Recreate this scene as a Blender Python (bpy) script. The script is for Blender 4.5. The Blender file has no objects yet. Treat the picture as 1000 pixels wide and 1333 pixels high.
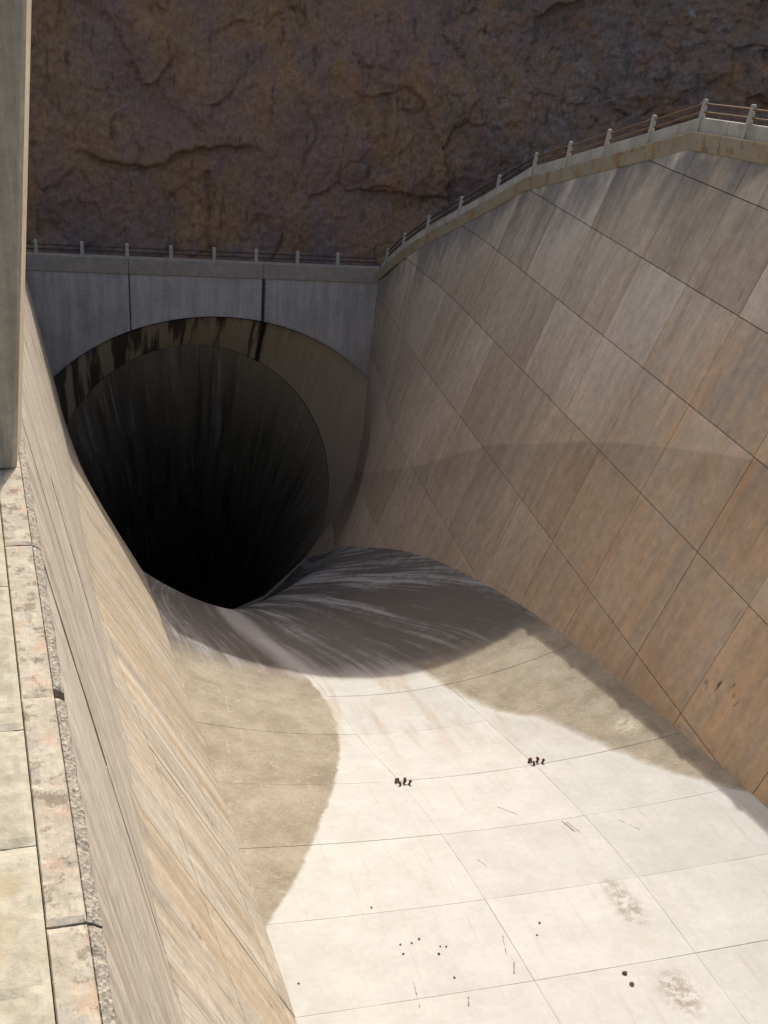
import bpy, math, random
import numpy as np
from mathutils import Matrix, Vector

random.seed(7)
rng = np.random.default_rng(11)
S = bpy.context.scene
C = S.collection

# ------------------------------------------------------------------ camera
# world frame: x across the channel, y along it towards the tunnel, z up; camera eye at the origin
PITCH, YAW, ROLL = 0.5010203, 0.2899911, 0.0995992
_f = np.array([math.sin(YAW)*math.cos(PITCH), math.cos(YAW)*math.cos(PITCH), -math.sin(PITCH)])
_r = np.array([math.cos(YAW), -math.sin(YAW), 0.0])
_d = np.cross(_f, _r)
_r2 = _r*math.cos(ROLL) - _d*math.sin(ROLL)
_d2 = _r*math.sin(ROLL) + _d*math.cos(ROLL)
cam = bpy.data.objects.new('camera', bpy.data.cameras.new('camera'))
C.objects.link(cam)
cam.data.sensor_fit = 'VERTICAL'
cam.data.sensor_height = 36.0
cam.data.lens = 36.0*1309/1333
cam.data.clip_start = 0.1
cam.data.clip_end = 2000
cam.matrix_world = Matrix((( _r2[0], -_d2[0], -_f[0], 0), (_r2[1], -_d2[1], -_f[1], 0), (_r2[2], -_d2[2], -_f[2], 0), (0, 0, 0, 1)))
S.camera = cam

# ------------------------------------------------------------------ light
SUN = np.array([0.334, 0.97, 1.0]); SUN = SUN/np.linalg.norm(SUN)      # towards the sun
SU, SV = 0.334, 0.97
w = bpy.data.worlds.new('World'); S.world = w; w.use_nodes = True
nt = w.node_tree; bg = nt.nodes['Background']
sky = nt.nodes.new('ShaderNodeTexSky'); sky.sky_type = 'NISHITA'; sky.sun_disc = False; sky.dust_density = 8.0; sky.ozone_density = 0.3; sky.altitude = 400
sky.sun_elevation = math.asin(SUN[2]); sky.sun_rotation = math.atan2(SUN[0], SUN[1])
nt.links.new(sky.outputs[0], bg.inputs[0]); bg.inputs[1].default_value = 0.125
sl = bpy.data.lights.new('sun', 'SUN'); sl.energy = 2.6; sl.angle = math.radians(0.35); sl.color = (1.0, 0.94, 0.86)
so = bpy.data.objects.new('sun', sl); C.objects.link(so)
so.rotation_euler = Vector(SUN).to_track_quat('Z', 'Y').to_euler()
so.location = (20, 20, 60)
S.view_settings.view_transform = 'Standard'
S.view_settings.look = 'None'
S.view_settings.exposure = 0.65
S.view_settings.gamma = 1.0
S.cycles.max_bounces = 8
S.cycles.diffuse_bounces = 5

# ------------------------------------------------------------------ helpers
def link(name, me, mat=None, parent=None):
    o = bpy.data.objects.new(name, me); C.objects.link(o)
    if mat and me is not None: me.materials.append(mat)
    if parent:
        o.parent = parent
        if parent.type == 'EMPTY': o.matrix_parent_inverse = Matrix.Translation(-parent.location)
    return o
def mesh(name, V, F, mat=None, parent=None, smooth=False):
    me = bpy.data.meshes.new(name)
    me.from_pydata([tuple(map(float, v)) for v in V], [], F); me.update()
    if smooth: me.polygons.foreach_set('use_smooth', [True]*len(me.polygons))
    return link(name, me, mat, parent)
def tag(o, label=None, cat=None, group=None, kind=None):
    if label: o['label'] = label
    if cat: o['category'] = cat
    if group: o['group'] = group
    if kind: o['kind'] = kind
    return o
def empty(name, loc=(0, 0, 0)):
    o = bpy.data.objects.new(name, None); C.objects.link(o); o.location = loc; o.empty_display_size = .3
    return o
def interp(xs, ys): return lambda x: np.interp(x, xs, ys)
def sst(a, b, x):
    t = np.clip((np.asarray(x, float)-a)/(b-a), 0, 1); return t*t*(3-2*t)
def smooth_curve(xs, ys):
    """C1 cubic (Catmull style) through the points, vectorised"""
    xs = np.array(xs, float); ys = np.array(ys, float)
    d = np.gradient(ys, xs)
    def f(x):
        x = np.clip(np.asarray(x, float), xs[0], xs[-1])
        i = np.clip(np.searchsorted(xs, x, side='right')-1, 0, len(xs)-2)
        h = xs[i+1]-xs[i]; t = (x-xs[i])/h
        return (2*t**3-3*t**2+1)*ys[i]+(t**3-2*t**2+t)*h*d[i]+(-2*t**3+3*t**2)*ys[i+1]+(t**3-t**2)*h*d[i+1]
    return f

# numpy noise -----------------------------------------------------
def _hash(i, j, k, s):
    n = (i.astype(np.int64)*374761393 + j.astype(np.int64)*668265263 + k.astype(np.int64)*2147483647 + s*1274126177) & 0xffffffff
    n = ((n ^ (n >> 13))*1274126177) & 0xffffffff
    n = ((n ^ (n >> 16))*2246822519) & 0xffffffff
    return ((n ^ (n >> 15)) & 0xffffff)/float(0xffffff)
def vnoise(P, s=0):
    I = np.floor(P).astype(np.int64); T = P-I; T = T*T*T*(T*(T*6-15)+10)
    out = 0
    for a in (0, 1):
        for b in (0, 1):
            for c in (0, 1):
                wgt = (T[:, 0] if a else 1-T[:, 0])*(T[:, 1] if b else 1-T[:, 1])*(T[:, 2] if c else 1-T[:, 2])
                out = out + wgt*_hash(I[:, 0]+a, I[:, 1]+b, I[:, 2]+c, s)
    return out*2-1
def fbm(P, o=5, s=0, g=.5):
    out = 0; a = 1; tot = 0
    for i in range(o):
        out = out + a*vnoise(P*(2.03**i)+i*17.3, s+i); tot += a; a *= g
    return out/tot
def facets(P, s=0):
    """cellular planes: broken blocky rock; returns value and edge distance"""
    I = np.floor(P).astype(np.int64)
    best = np.full(len(P), 9e9); sec = np.full(len(P), 9e9); val = np.zeros(len(P))
    for a in (-1, 0, 1):
        for b in (-1, 0, 1):
            for c in (-1, 0, 1):
                i, j, k = I[:, 0]+a, I[:, 1]+b, I[:, 2]+c
                q = np.stack([i+_hash(i, j, k, s), j+_hash(i, j, k, s+1), k+_hash(i, j, k, s+2)], 1)
                D = P-q; d = (D*D).sum(1)
                h = _hash(i, j, k, s+3)-.5 + D[:, 0]*(_hash(i, j, k, s+4)-.5)*1.2 + D[:, 2]*(_hash(i, j, k, s+5)-.5)*1.2
                m = d < best
                sec = np.where(m, best, np.minimum(sec, d)); val = np.where(m, h, val); best = np.where(m, d, best)
    return val, np.sqrt(sec)-np.sqrt(best)

# ------------------------------------------------------------------ node helper
class N:
    def __init__(s, name, rough=.85):
        s.m = bpy.data.materials.new(name); s.m.use_nodes = True; s.t = s.m.node_tree
        s.b = s.t.nodes['Principled BSDF']; s.b.inputs['Roughness'].default_value = rough
        s.b.inputs['Specular IOR Level'].default_value = .25
        s.pos = s.n('ShaderNodeNewGeometry').outputs['Position']
        sp = s.n('ShaderNodeSeparateXYZ'); s.l(s.pos, sp.inputs[0]); s.x, s.y, s.z = sp.outputs
        s.rnd = s.n('ShaderNodeObjectInfo').outputs['Random']
    def n(s, t): return s.t.nodes.new(t)
    def l(s, a, b):
        if hasattr(a, 'links') or isinstance(a, bpy.types.NodeSocket): s.t.links.new(a, b)
        else: b.default_value = a
    def math(s, op, a, b=0.0, c=0.0, clamp=False):
        n = s.n('ShaderNodeMath'); n.operation = op; n.use_clamp = clamp
        s.l(a, n.inputs[0]); s.l(b, n.inputs[1]); s.l(c, n.inputs[2]); return n.outputs[0]
    def add(s, a, b): return s.math('ADD', a, b)
    def sub(s, a, b): return s.math('SUBTRACT', a, b)
    def mul(s, a, b): return s.math('MULTIPLY', a, b)
    def xyz(s, a, b, c):
        n = s.n('ShaderNodeCombineXYZ'); s.l(a, n.inputs[0]); s.l(b, n.inputs[1]); s.l(c, n.inputs[2]); return n.outputs[0]
    def scaled(s, sx, sy, sz, v=None):
        n = s.n('ShaderNodeVectorMath'); n.operation = 'MULTIPLY'; s.l(v or s.pos, n.inputs[0]); n.inputs[1].default_value = (sx, sy, sz); return n.outputs[0]
    def noise(s, v=None, scale=1.0, detail=4.0, rough=.55, dist=0.0):
        n = s.n('ShaderNodeTexNoise'); s.l(v or s.pos, n.inputs['Vector'])
        n.inputs['Scale'].default_value = scale; n.inputs['Detail'].default_value = detail
        n.inputs['Roughness'].default_value = rough; n.inputs['Distortion'].default_value = dist
        return n.outputs['Fac']
    def voro(s, v=None, scale=1.0, feat='F1', out='Distance'):
        n = s.n('ShaderNodeTexVoronoi'); n.feature = feat; s.l(v or s.pos, n.inputs['Vector']); n.inputs['Scale'].default_value = scale
        return n.outputs[out]
    def step(s, a, e0, e1):
        n = s.n('ShaderNodeMapRange'); n.interpolation_type = 'SMOOTHSTEP'
        s.l(a, n.inputs[0]); s.l(e0, n.inputs[1]); s.l(e1, n.inputs[2]); return n.outputs[0]
    def lin(s, a, e0, e1, o0=0.0, o1=1.0):
        n = s.n('ShaderNodeMapRange'); s.l(a, n.inputs[0]); n.inputs[1].default_value = e0; n.inputs[2].default_value = e1
        n.inputs[3].default_value = o0; n.inputs[4].default_value = o1; return n.outputs[0]
    def mix(s, f, a, b, mode='MIX'):
        n = s.n('ShaderNodeMix'); n.data_type = 'RGBA'; n.blend_type = mode
        s.l(f, n.inputs[0])
        for v, i in ((a, 6), (b, 7)):
            s.l(v if not isinstance(v, tuple) else tuple(v)+(1.0,)*(4-len(v)), n.inputs[i])
        return n.outputs[2]
    def scale_col(s, c, f):
        n = s.n('ShaderNodeVectorMath'); n.operation = 'SCALE'; s.l(c, n.inputs[0]); s.l(f, n.inputs['Scale']); return n.outputs[0]
    def curve(s, x, pts):
        """piecewise curve y(x) of a socket"""
        x0, x1 = pts[0][0], pts[-1][0]; ys = [p[1] for p in pts]; y0, y1 = min(ys), max(ys)+1e-6
        n = s.n('ShaderNodeFloatCurve'); cv = n.mapping.curves[0]
        P = [((p[0]-x0)/(x1-x0), (p[1]-y0)/(y1-y0)) for p in pts]
        while len(cv.points) < len(P): cv.points.new(.5, .5)
        for q, p in zip(cv.points, P): q.location = p
        n.mapping.update()
        s.l(s.lin(x, x0, x1), n.inputs['Value'])
        return s.add(s.mul(n.outputs[0], y1-y0), y0)
    def segdist(s, a, b):
        """distance in plan (x, y) to a segment"""
        ax, ay = a; dx, dy = b[0]-ax, b[1]-ay; L = dx*dx+dy*dy
        px, py = s.sub(s.x, ax), s.sub(s.y, ay)
        t = s.math('MULTIPLY', s.add(s.mul(px, dx), s.mul(py, dy)), 1/L, clamp=True)
        ex, ey = s.sub(px, s.mul(t, dx)), s.sub(py, s.mul(t, dy))
        return s.math('SQRT', s.add(s.mul(ex, ex), s.mul(ey, ey)))
    def bump(s, h, strength=.3, dist=.02, prev=None):
        n = s.n('ShaderNodeBump'); n.inputs['Strength'].default_value = strength; n.inputs['Distance'].default_value = dist
        s.l(h, n.inputs['Height'])
        if prev is not None: s.l(prev, n.inputs['Normal'])
        return n.outputs[0]
    def done(s, col, nrm=None):
        s.l(col, s.b.inputs['Base Color'])
        if nrm is not None: s.l(nrm, s.b.inputs['Normal'])
        return s.m

# ------------------------------------------------------------------ channel geometry (metres)
VH = 58.4                                   # headwall plane
ZJ = smooth_curve([-6, 0, 5, 11, 15.3, 18.5, 22.5, 27.7, 31.3, 36.3, 39.6, 43.75, 48.7, 53.5, VH],
                  [-15.4, -16.0, -16.5, -17.2, -17.78, -18.4, -19.24, -20.5, -21.6, -23.4, -24.9, -27.1, -30, -33.2, -36.8])
BOWL = smooth_curve([-6, 8, 11, 15, 18.4, 21, 24, 32, 40, 49, VH], [0, 0, .1, .3, .6, 1.0, 1.35, 2.2, 3, 4, 4.5])
ZFL = smooth_curve([-6, 0, 7.8, 10, 17, 20, 35.6, 45, VH], [-9.2, -9.6, -10.5, -11, -12.8, -13.5, -17.7, -21, -24.3])
KFL = smooth_curve([-6, 10, 20, 34, VH], [.42, .45, .5, .5, .5])
ZTR = smooth_curve([-6, 24, 28.6, 32.6, 36.4, 40.1, 43.8, 48, 52.3, 57.4, VH], [-3.9, -3.95, -4.08, -4.72, -5.93, -7.15, -8.5, -10.75, -13.4, -16.7, -17.1])
ZTL = smooth_curve([-6, 10, 15, 20, 22, 28, 36, 44, 50, VH], [-4.96, -4.96, -4.96, -4.96, -4.98, -5.3, -7.2, -10.2, -13, -17.1])
CU, HWP = 5.8, 9.62                          # portal centre and half width
PZ = [-41.3, -39.6, -36.8, -33.9, -30.5, -27, -24.3]
PDU = [0, 3.6, 6.2, 8.0, 9.25, 9.6, HWP]
def portal_du(z): return np.interp(z, PZ, PDU)
def arch_z(du): return -30.5 + 11*np.sqrt(np.clip(1-(np.asarray(du)/12.5)**2, 0, 1))
def uR(v, z):
    pl = 20.9+.3137*z
    wv = sst(45, VH, v)
    po = CU+portal_du(z)+np.clip(z+24.3, 0, 99)*.02
    return pl*(1-wv)+po*wv
def uL(v, z):
    zf = ZFL(v)
    up = .264-.123*v-.177*(np.maximum(z, zf)+4.8)
    lo = KFL(v)*np.clip(zf-z, 0, 99)
    wv = sst(34, VH, v)
    po = np.where(z > -24.3, .264-.123*v-.177*(z+4.8), CU-portal_du(z)+(-3.47-(CU-HWP)))
    return (up+lo)*(1-wv)+po*wv
def fz(u, v):
    z = ZJ(v); a, b = uL(v, z), uR(v, z)
    t = np.clip((u-(a+b)/2)/((b-a)/2), -1.1, 1.1)
    return z-BOWL(v)*(1-t*t)

def solid_patch(name, P, nrm, depth, cham, mat, parent, wear=0.0, seed=0):
    """P: (na, nb, 3) front grid; outer ring set back for the arris, then a skirt going back by depth"""
    na, nb = P.shape[:2]
    Q = P.copy()
    ring = np.zeros((na, nb), bool); ring[0] = ring[-1] = True; ring[:, 0] = ring[:, -1] = True
    Q[ring] -= nrm[ring]*cham
    if wear:
        n = fbm(Q.reshape(-1, 3)*2.2, 3, seed).reshape(na, nb)
        Q += nrm*(n*wear)[..., None]
    V = list(Q.reshape(-1, 3)); F = []
    for i in range(na-1):
        for j in range(nb-1):
            F.append((i*nb+j, (i+1)*nb+j, (i+1)*nb+j+1, i*nb+j+1))
    loop = [i*nb for i in range(na)]+[(na-1)*nb+j for j in range(1, nb)]+[i*nb+nb-1 for i in range(na-2, -1, -1)]+[j for j in range(nb-2, 0, -1)]
    base = len(V)
    for k in loop:
        i, j = divmod(k, nb); V.append(Q[i, j]-nrm[i, j]*depth)
    n = len(loop)
    for k in range(n):
        F.append((loop[k], base+k, base+(k+1) % n, loop[(k+1) % n]))
    o = mesh(name, V, F, mat, parent)
    return o
def normals(P, ref):
    a = np.gradient(P, axis=0); b = np.gradient(P, axis=1)
    n = np.cross(a, b); L = np.linalg.norm(n, axis=2, keepdims=True); n = n/np.maximum(L, 1e-9)
    bad = (L[..., 0] < 1e-7); n[bad] = ref
    s = np.sign((n*ref).sum(2, keepdims=True)); s[s == 0] = 1
    return n*s
def sheet(name, P, mat, parent=None, smooth=True):
    na, nb = P.shape[:2]
    F = [(i*nb+j, (i+1)*nb+j, (i+1)*nb+j+1, i*nb+j+1) for i in range(na-1) for j in range(nb-1)]
    return mesh(name, P.reshape(-1, 3), F, mat, parent, smooth)

# ------------------------------------------------------------------ materials
FOLDR = [(0, -8.6), (10, -9.3), (15, -9.9), (21.5, -11.3), (24.7, -12.4), (29.35, -14.3), (33.07, -16.1), (36.4, -17.75), (42.1, -21.5), (58, -30)]
def mat_right_wall():
    n = N('shaded_wall_concrete', .9)
    vz = n.xyz(n.y, n.z, 0.0)
    fine = n.noise(n.scaled(1, 1, .5), 5, 6, .65)
    big = n.noise(n.scaled(.22, .22, .12), 1, 4)
    st1 = n.noise(n.xyz(n.mul(n.y, 2.6), n.mul(n.z, .16), n.mul(n.rnd, 6)), 1, 5, .62)
    st2 = n.noise(n.xyz(n.mul(n.y, .75), n.mul(n.z, .07), 3.1), 1, 3, .5)
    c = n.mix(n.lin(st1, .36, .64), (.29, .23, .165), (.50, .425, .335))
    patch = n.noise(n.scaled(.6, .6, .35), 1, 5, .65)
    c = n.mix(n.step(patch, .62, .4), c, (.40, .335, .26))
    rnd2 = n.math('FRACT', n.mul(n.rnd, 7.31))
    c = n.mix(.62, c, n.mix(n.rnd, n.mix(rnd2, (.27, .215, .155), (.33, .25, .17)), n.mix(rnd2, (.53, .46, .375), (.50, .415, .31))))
    # rust and ochre run down the lower, nearer panels
    om = n.mul(n.step(n.add(n.y, n.mul(st2, 16)), 45, 27), n.step(n.add(n.z, n.mul(st2, 9)), 0.5, -7))
    om = n.mul(om, n.add(n.mul(n.step(st1, .38, .66), .55), n.mul(n.step(patch, .42, .6), .45)))
    c = n.mix(n.mul(om, .8), c, (.45, .26, .12))
    # warm brown cast of the lower wall towards the tunnel
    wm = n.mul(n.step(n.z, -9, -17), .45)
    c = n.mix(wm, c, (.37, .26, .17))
    # darker below the fold curve, most just under it
    tz = n.curve(n.y, FOLDR)
    below = n.step(n.sub(n.z, n.add(tz, n.mul(n.sub(fine, .5), .12))), .05, -.05)
    fade = n.step(n.sub(n.z, tz), -3.0, -.1)
    c = n.scale_col(c, n.sub(1.0, n.mul(n.mul(below, n.add(.06, n.mul(fade, .12))), 1)))
    # soot grey runs under the coping
    topz = n.curve(n.y, [(0, -3.9), (24, -3.95), (28.6, -4.08), (32.6, -4.75), (36.4, -5.93), (40.1, -7.18), (43.8, -8.5), (48, -10.7), (52.3, -13.4), (58.4, -17)])
    dz = n.sub(topz, n.z)
    tm = n.mul(n.step(n.add(dz, n.mul(st1, 2.0)), 4.4, 1.2), n.step(n.noise(n.scaled(.5, .5, .25), 1, 4), .38, .55))
    c = n.mix(n.mul(tm, .8), c, (.15, .14, .125))
    # scattered dark runs and spots
    run = n.step(n.noise(n.xyz(n.mul(n.y, 5.5), n.mul(n.z, .35), 9.0), 1, 4, .6), .64, .73)
    c = n.mix(n.mul(run, .6), c, (.11, .085, .065))
    lrun = n.step(n.noise(n.xyz(n.mul(n.y, 4.3), n.mul(n.z, .22), 29.0), 1, 4, .6), .6, .72)
    c = n.mix(n.mul(lrun, .35), c, (.42, .38, .32))
    spots = n.step(n.noise(None, 3.1, 5, .7), .68, .76)
    c = n.mix(n.mul(spots, .5), c, (.10, .08, .06))
    # black scrape marks low down
    c = n.mix(n.mul(n.mul(n.step(n.math('ABSOLUTE', n.sub(n.y, 18.6)), 1.2, .3), n.step(n.math('ABSOLUTE', n.add(n.z, 16.6)), .7, .2)), n.step(n.noise(n.xyz(n.mul(n.y, 7), n.mul(n.z, 2.5), 4.0), 1, 6, .7), .55, .64)), c, (.06, .05, .04))
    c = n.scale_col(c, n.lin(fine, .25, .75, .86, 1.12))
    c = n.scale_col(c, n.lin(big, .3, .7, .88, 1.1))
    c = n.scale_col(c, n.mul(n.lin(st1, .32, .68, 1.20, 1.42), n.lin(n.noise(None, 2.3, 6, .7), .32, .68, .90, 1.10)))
    boards = n.math('SINE', n.mul(n.z, 26))
    h = n.add(n.mul(fine, 1.0), n.mul(boards, .06))
    nb = n.bump(h, .35, .03, n.bump(n.noise(None, 60, 3), .15, .01))
    return n.done(c, nb)
def mat_left_wall():
    n = N('sunlit_wall_concrete', .88)
    zf = n.curve(n.y, [(0, -9.6), (7.8, -10.5), (10, -11), (17, -12.8), (20, -13.5), (35.6, -17.7), (45, -21), (58.4, -24.3)])
    low = n.step(n.sub(n.z, zf), .5, -.4)
    fine = n.noise(None, 7, 6, .65)
    st1 = n.noise(n.xyz(n.mul(n.y, 3.4), n.mul(n.z, .13), n.mul(n.rnd, 3)), 1, 6, .62)
    st2 = n.noise(n.xyz(n.mul(n.y, 1.1), n.mul(n.z, .09), 7.7), 1, 4, .55)
    st3 = n.noise(n.xyz(n.mul(n.y, 14), n.mul(n.z, .4), 1.7), 1, 4, .6)
    c = n.mix(n.lin(st1, .3, .7), (.37, .315, .24), (.60, .53, .43))
    c = n.mix(n.mul(n.rnd, .35), c, (.60, .55, .47))
    om = n.mul(n.mul(low, .55), n.step(st2, .40, .66))
    c = n.mix(om, c, (.47, .345, .205))
    dk = n.mul(n.step(st3, .55, .70), n.add(.4, n.mul(low, .3)))
    c = n.mix(dk, c, (.19, .15, .115))
    blk = n.mul(n.mul(low, n.step(n.noise(n.xyz(n.mul(n.y, 2.1), n.mul(n.z, .3), 15.0), 1, 5, .65), .6, .68)), .7)
    c = n.mix(n.mul(blk, n.step(n.noise(None, 9, 4, .7), .4, .6)), c, (.10, .08, .065))
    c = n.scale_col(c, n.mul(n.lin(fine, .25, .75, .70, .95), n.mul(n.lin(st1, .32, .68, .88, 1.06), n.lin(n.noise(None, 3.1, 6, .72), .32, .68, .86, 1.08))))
    c = n.mix(n.mul(n.step(n.noise(n.xyz(n.mul(n.y, 7), n.mul(n.z, .5), 31.0), 1, 6, .7), .56, .66), .35), c, (.22, .18, .14))
    boards = n.math('SINE', n.mul(n.y, 18))
    nb = n.bump(n.add(fine, n.mul(n.add(st3, n.mul(boards, .1)), .6)), .4, .03)
    return n.done(c, nb)
LB = [(0, -4), (10, 0), (13, 2.0), (14.1, 2.72), (15.4, 3.5), (17.2, 4.33), (19.4, 5.2), (21.9, 5.86), (24.2, 6.1), (27, 5.86), (30, 5.2), (36, 4.6), (60, 4)]
RB = [(0, 24), (14, 17), (16.7, 14.5), (17.8, 13.55), (19.4, 12.8), (21.6, 11.9), (22.7, 10.9), (26.3, 9.9), (30, 9.3), (36, 9), (60, 7)]
def mat_floor():
    n = N('channel_floor_concrete', .85)
    fine = n.noise(None, 6, 6, .65)
    mid = n.noise(None, 1.1, 5, .6)
    wob = n.mul(n.sub(n.noise(None, 1.6, 6, .65), .5), .55)
    flow = n.noise(n.xyz(n.mul(n.x, 1.6), n.mul(n.y, .22), 0.0), 1, 5, .6)
    flow2 = n.noise(n.xyz(n.mul(n.x, 6), n.mul(n.y, .35), 5.0), 1, 4, .6)
    ub = n.curve(n.y, LB); rb = n.curve(n.y, RB)
    lm = n.step(n.add(n.sub(ub, n.x), n.mul(wob, .6)), -.05, .10)
    rm = n.step(n.add(n.sub(n.x, rb), wob), -.05, .12)
    tanm = n.math('MAXIMUM', lm, rm)
    white = n.mix(n.lin(mid, .3, .7), (.415, .408, .375), (.48, .473, .44))
    white = n.mix(n.mul(n.step(flow, .46, .66), n.mul(n.step(n.y, 18, 24), .8)), white, (.37, .315, .25))
    white = n.mix(n.mul(n.step(flow2, .56, .7), .35), white, (.36, .31, .25))
    white = n.mix(n.mul(n.step(n.noise(None, 2.6, 6, .7), .58, .72), .35), white, (.40, .365, .31))
    white = n.mix(n.mul(n.step(n.noise(None, 14, 5, .75), .64, .72), .45), white, (.29, .26, .22))
    tan = n.mix(n.lin(n.noise(None, .9, 6, .65), .35, .65), (.215, .18, .13), (.315, .275, .21))
    tan = n.mix(n.mul(n.step(n.noise(None, 3.7, 6, .75), .56, .68), .55), tan, (.40, .365, .30))
    tan = n.mix(n.mul(n.step(n.noise(None, 4.4, 6, .75), .58, .66), .5), tan, (.20, .16, .11))
    tan = n.mix(n.mul(n.step(flow2, .58, .72), .4), tan, (.38, .34, .275))
    tan = n.scale_col(tan, n.lin(n.noise(None, 17, 6, .75), .3, .7, .8, 1.16))
    tan = n.mix(n.mul(n.step(n.math('ABSOLUTE', n.sub(n.noise(None, 1.3, 6, .6, .6), .5)),   .012, .003), .22), tan, (.14, .115, .08))
    c = n.mix(tanm, white, tan)
    # a white crust edge along the stain
    edge = n.mul(n.step(n.math('ABSOLUTE', n.add(n.sub(n.x, rb), wob)), .35, .05), n.step(n.y, 30, 26))
    c = n.mix(n.mul(edge, .5), c, (.47, .46, .425))
    # cliff shadow deepened in the colour, plus pale wash lines running down the fall line
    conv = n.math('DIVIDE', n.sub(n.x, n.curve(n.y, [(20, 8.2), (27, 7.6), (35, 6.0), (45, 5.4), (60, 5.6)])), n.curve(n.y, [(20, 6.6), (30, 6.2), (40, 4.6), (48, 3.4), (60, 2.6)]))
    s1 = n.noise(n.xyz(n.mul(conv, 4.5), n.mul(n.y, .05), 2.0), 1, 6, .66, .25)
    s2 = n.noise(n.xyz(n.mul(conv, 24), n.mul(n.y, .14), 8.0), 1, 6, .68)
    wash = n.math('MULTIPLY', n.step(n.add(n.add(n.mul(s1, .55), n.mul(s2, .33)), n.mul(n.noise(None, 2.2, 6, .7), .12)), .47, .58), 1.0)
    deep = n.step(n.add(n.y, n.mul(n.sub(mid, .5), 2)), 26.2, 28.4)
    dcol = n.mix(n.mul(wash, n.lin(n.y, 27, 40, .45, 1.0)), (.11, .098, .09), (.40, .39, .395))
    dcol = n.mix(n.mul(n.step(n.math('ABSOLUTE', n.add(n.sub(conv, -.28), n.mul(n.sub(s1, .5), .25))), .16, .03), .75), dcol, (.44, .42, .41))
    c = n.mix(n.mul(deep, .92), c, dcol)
    # stains with their own shape
    for (x, y, r, a, col) in ((10.31, 12.95, .75, .85, (.24, .21, .16)), (10.3, 13.6, .55, .7, (.25, .22, .175)), (10.2, 10.65, .85, .9, (.25, .21, .165)), (10.25, 12.0, .3, .35, (.4, .36, .3)),
                              (13.96, 19.98, .8, .6, (.52, .47, .38)), (3.0, 15.2, .7, .6, (.15, .125, .09)), (5.9, 11.4, .35, .3, (.45, .4, .34)), (8.6, 17.3, .4, .35, (.45, .39, .3)), (8.2, 24, 1.3, .45, (.5, .43, .33))):
        dx = n.mul(n.sub(n.x, x), 1.5); dy = n.sub(n.y, y)
        d = n.math('SQRT', n.add(n.mul(dx, dx), n.mul(dy, dy)))
        c = n.mix(n.mul(n.mul(n.step(d, r, r*.2), n.step(n.noise(None, 5, 6, .75), .4, .58)), a), c, col)
    # scrapes and short cracks
    for (p, q, wd) in (((10.22, 16.2), (10.33, 15.75), .035), ((10.32, 16.12), (10.46, 15.62), .02), ((7.29, 12.75), (7.19, 12.3), .012), ((7.19, 12.3), (7.27, 12.05), .01), ((7.27, 12.05), (7.15, 11.75), .014),
                       ((6.05, 11.35), (5.98, 11.15), .02), ((7.6, 15.2), (7.75, 14.9), .015), ((8.9, 17.2), (9.25, 16.75), .02), ((11.6, 15.9), (11.9, 15.4), .015), ((5.1, 11.9), (5.05, 11.3), .008)):
        c = n.mix(n.mul(n.step(n.add(n.segdist(p, q), n.mul(n.sub(n.noise(None, 9, 3), .5), .06)), wd, wd*.3), .8), c, (.13, .10, .085))
    c = n.scale_col(c, n.lin(fine, .25, .75, .93, 1.05))
    c = n.scale_col(c, n.lin(n.rnd, 0, 1, .95, 1.03))
    nb = n.bump(fine, .3, .03, n.bump(n.noise(None, 45, 3), .2, .01))
    return n.done(c, nb)
def mat_headwall():
    n = N('headwall_concrete', .9)
    fine = n.noise(None, 6, 5, .65)
    st = n.noise(n.xyz(n.mul(n.x, 2.3), n.mul(n.z, .18), 0.0), 1, 6, .62)
    c = n.mix(n.lin(st, .3, .7), (.27, .245, .22), (.41, .38, .35))
    c = n.mix(n.mul(n.step(n.noise(n.xyz(n.mul(n.x, 4.5), n.mul(n.z, .3), 3.0), 1, 4), .6, .7), .35), c, (.52, .50, .48))
    # black runs under the two joints
    for x, wd, a in ((8.62, .16, .95), (.88, .07, .7)):
        d = n.math('ABSOLUTE', n.add(n.sub(n.x, x), n.mul(n.sub(fine, .5), .12)))
        c = n.mix(n.mul(n.step(d, wd, wd*.3), a), c, (.03, .027, .024))
    c = n.scale_col(c, n.lin(n.noise(None, .5, 4), .3, .7, .85, 1.12))
    c = n.scale_col(c, n.lin(fine, .3, .7, .9, 1.08))
    c = n.scale_col(c, 1.42)
    bd = n.math('SINE', n.mul(n.z, 22))
    return n.done(c, n.bump(n.add(fine, n.mul(bd, .15)), .4, .03))
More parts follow.
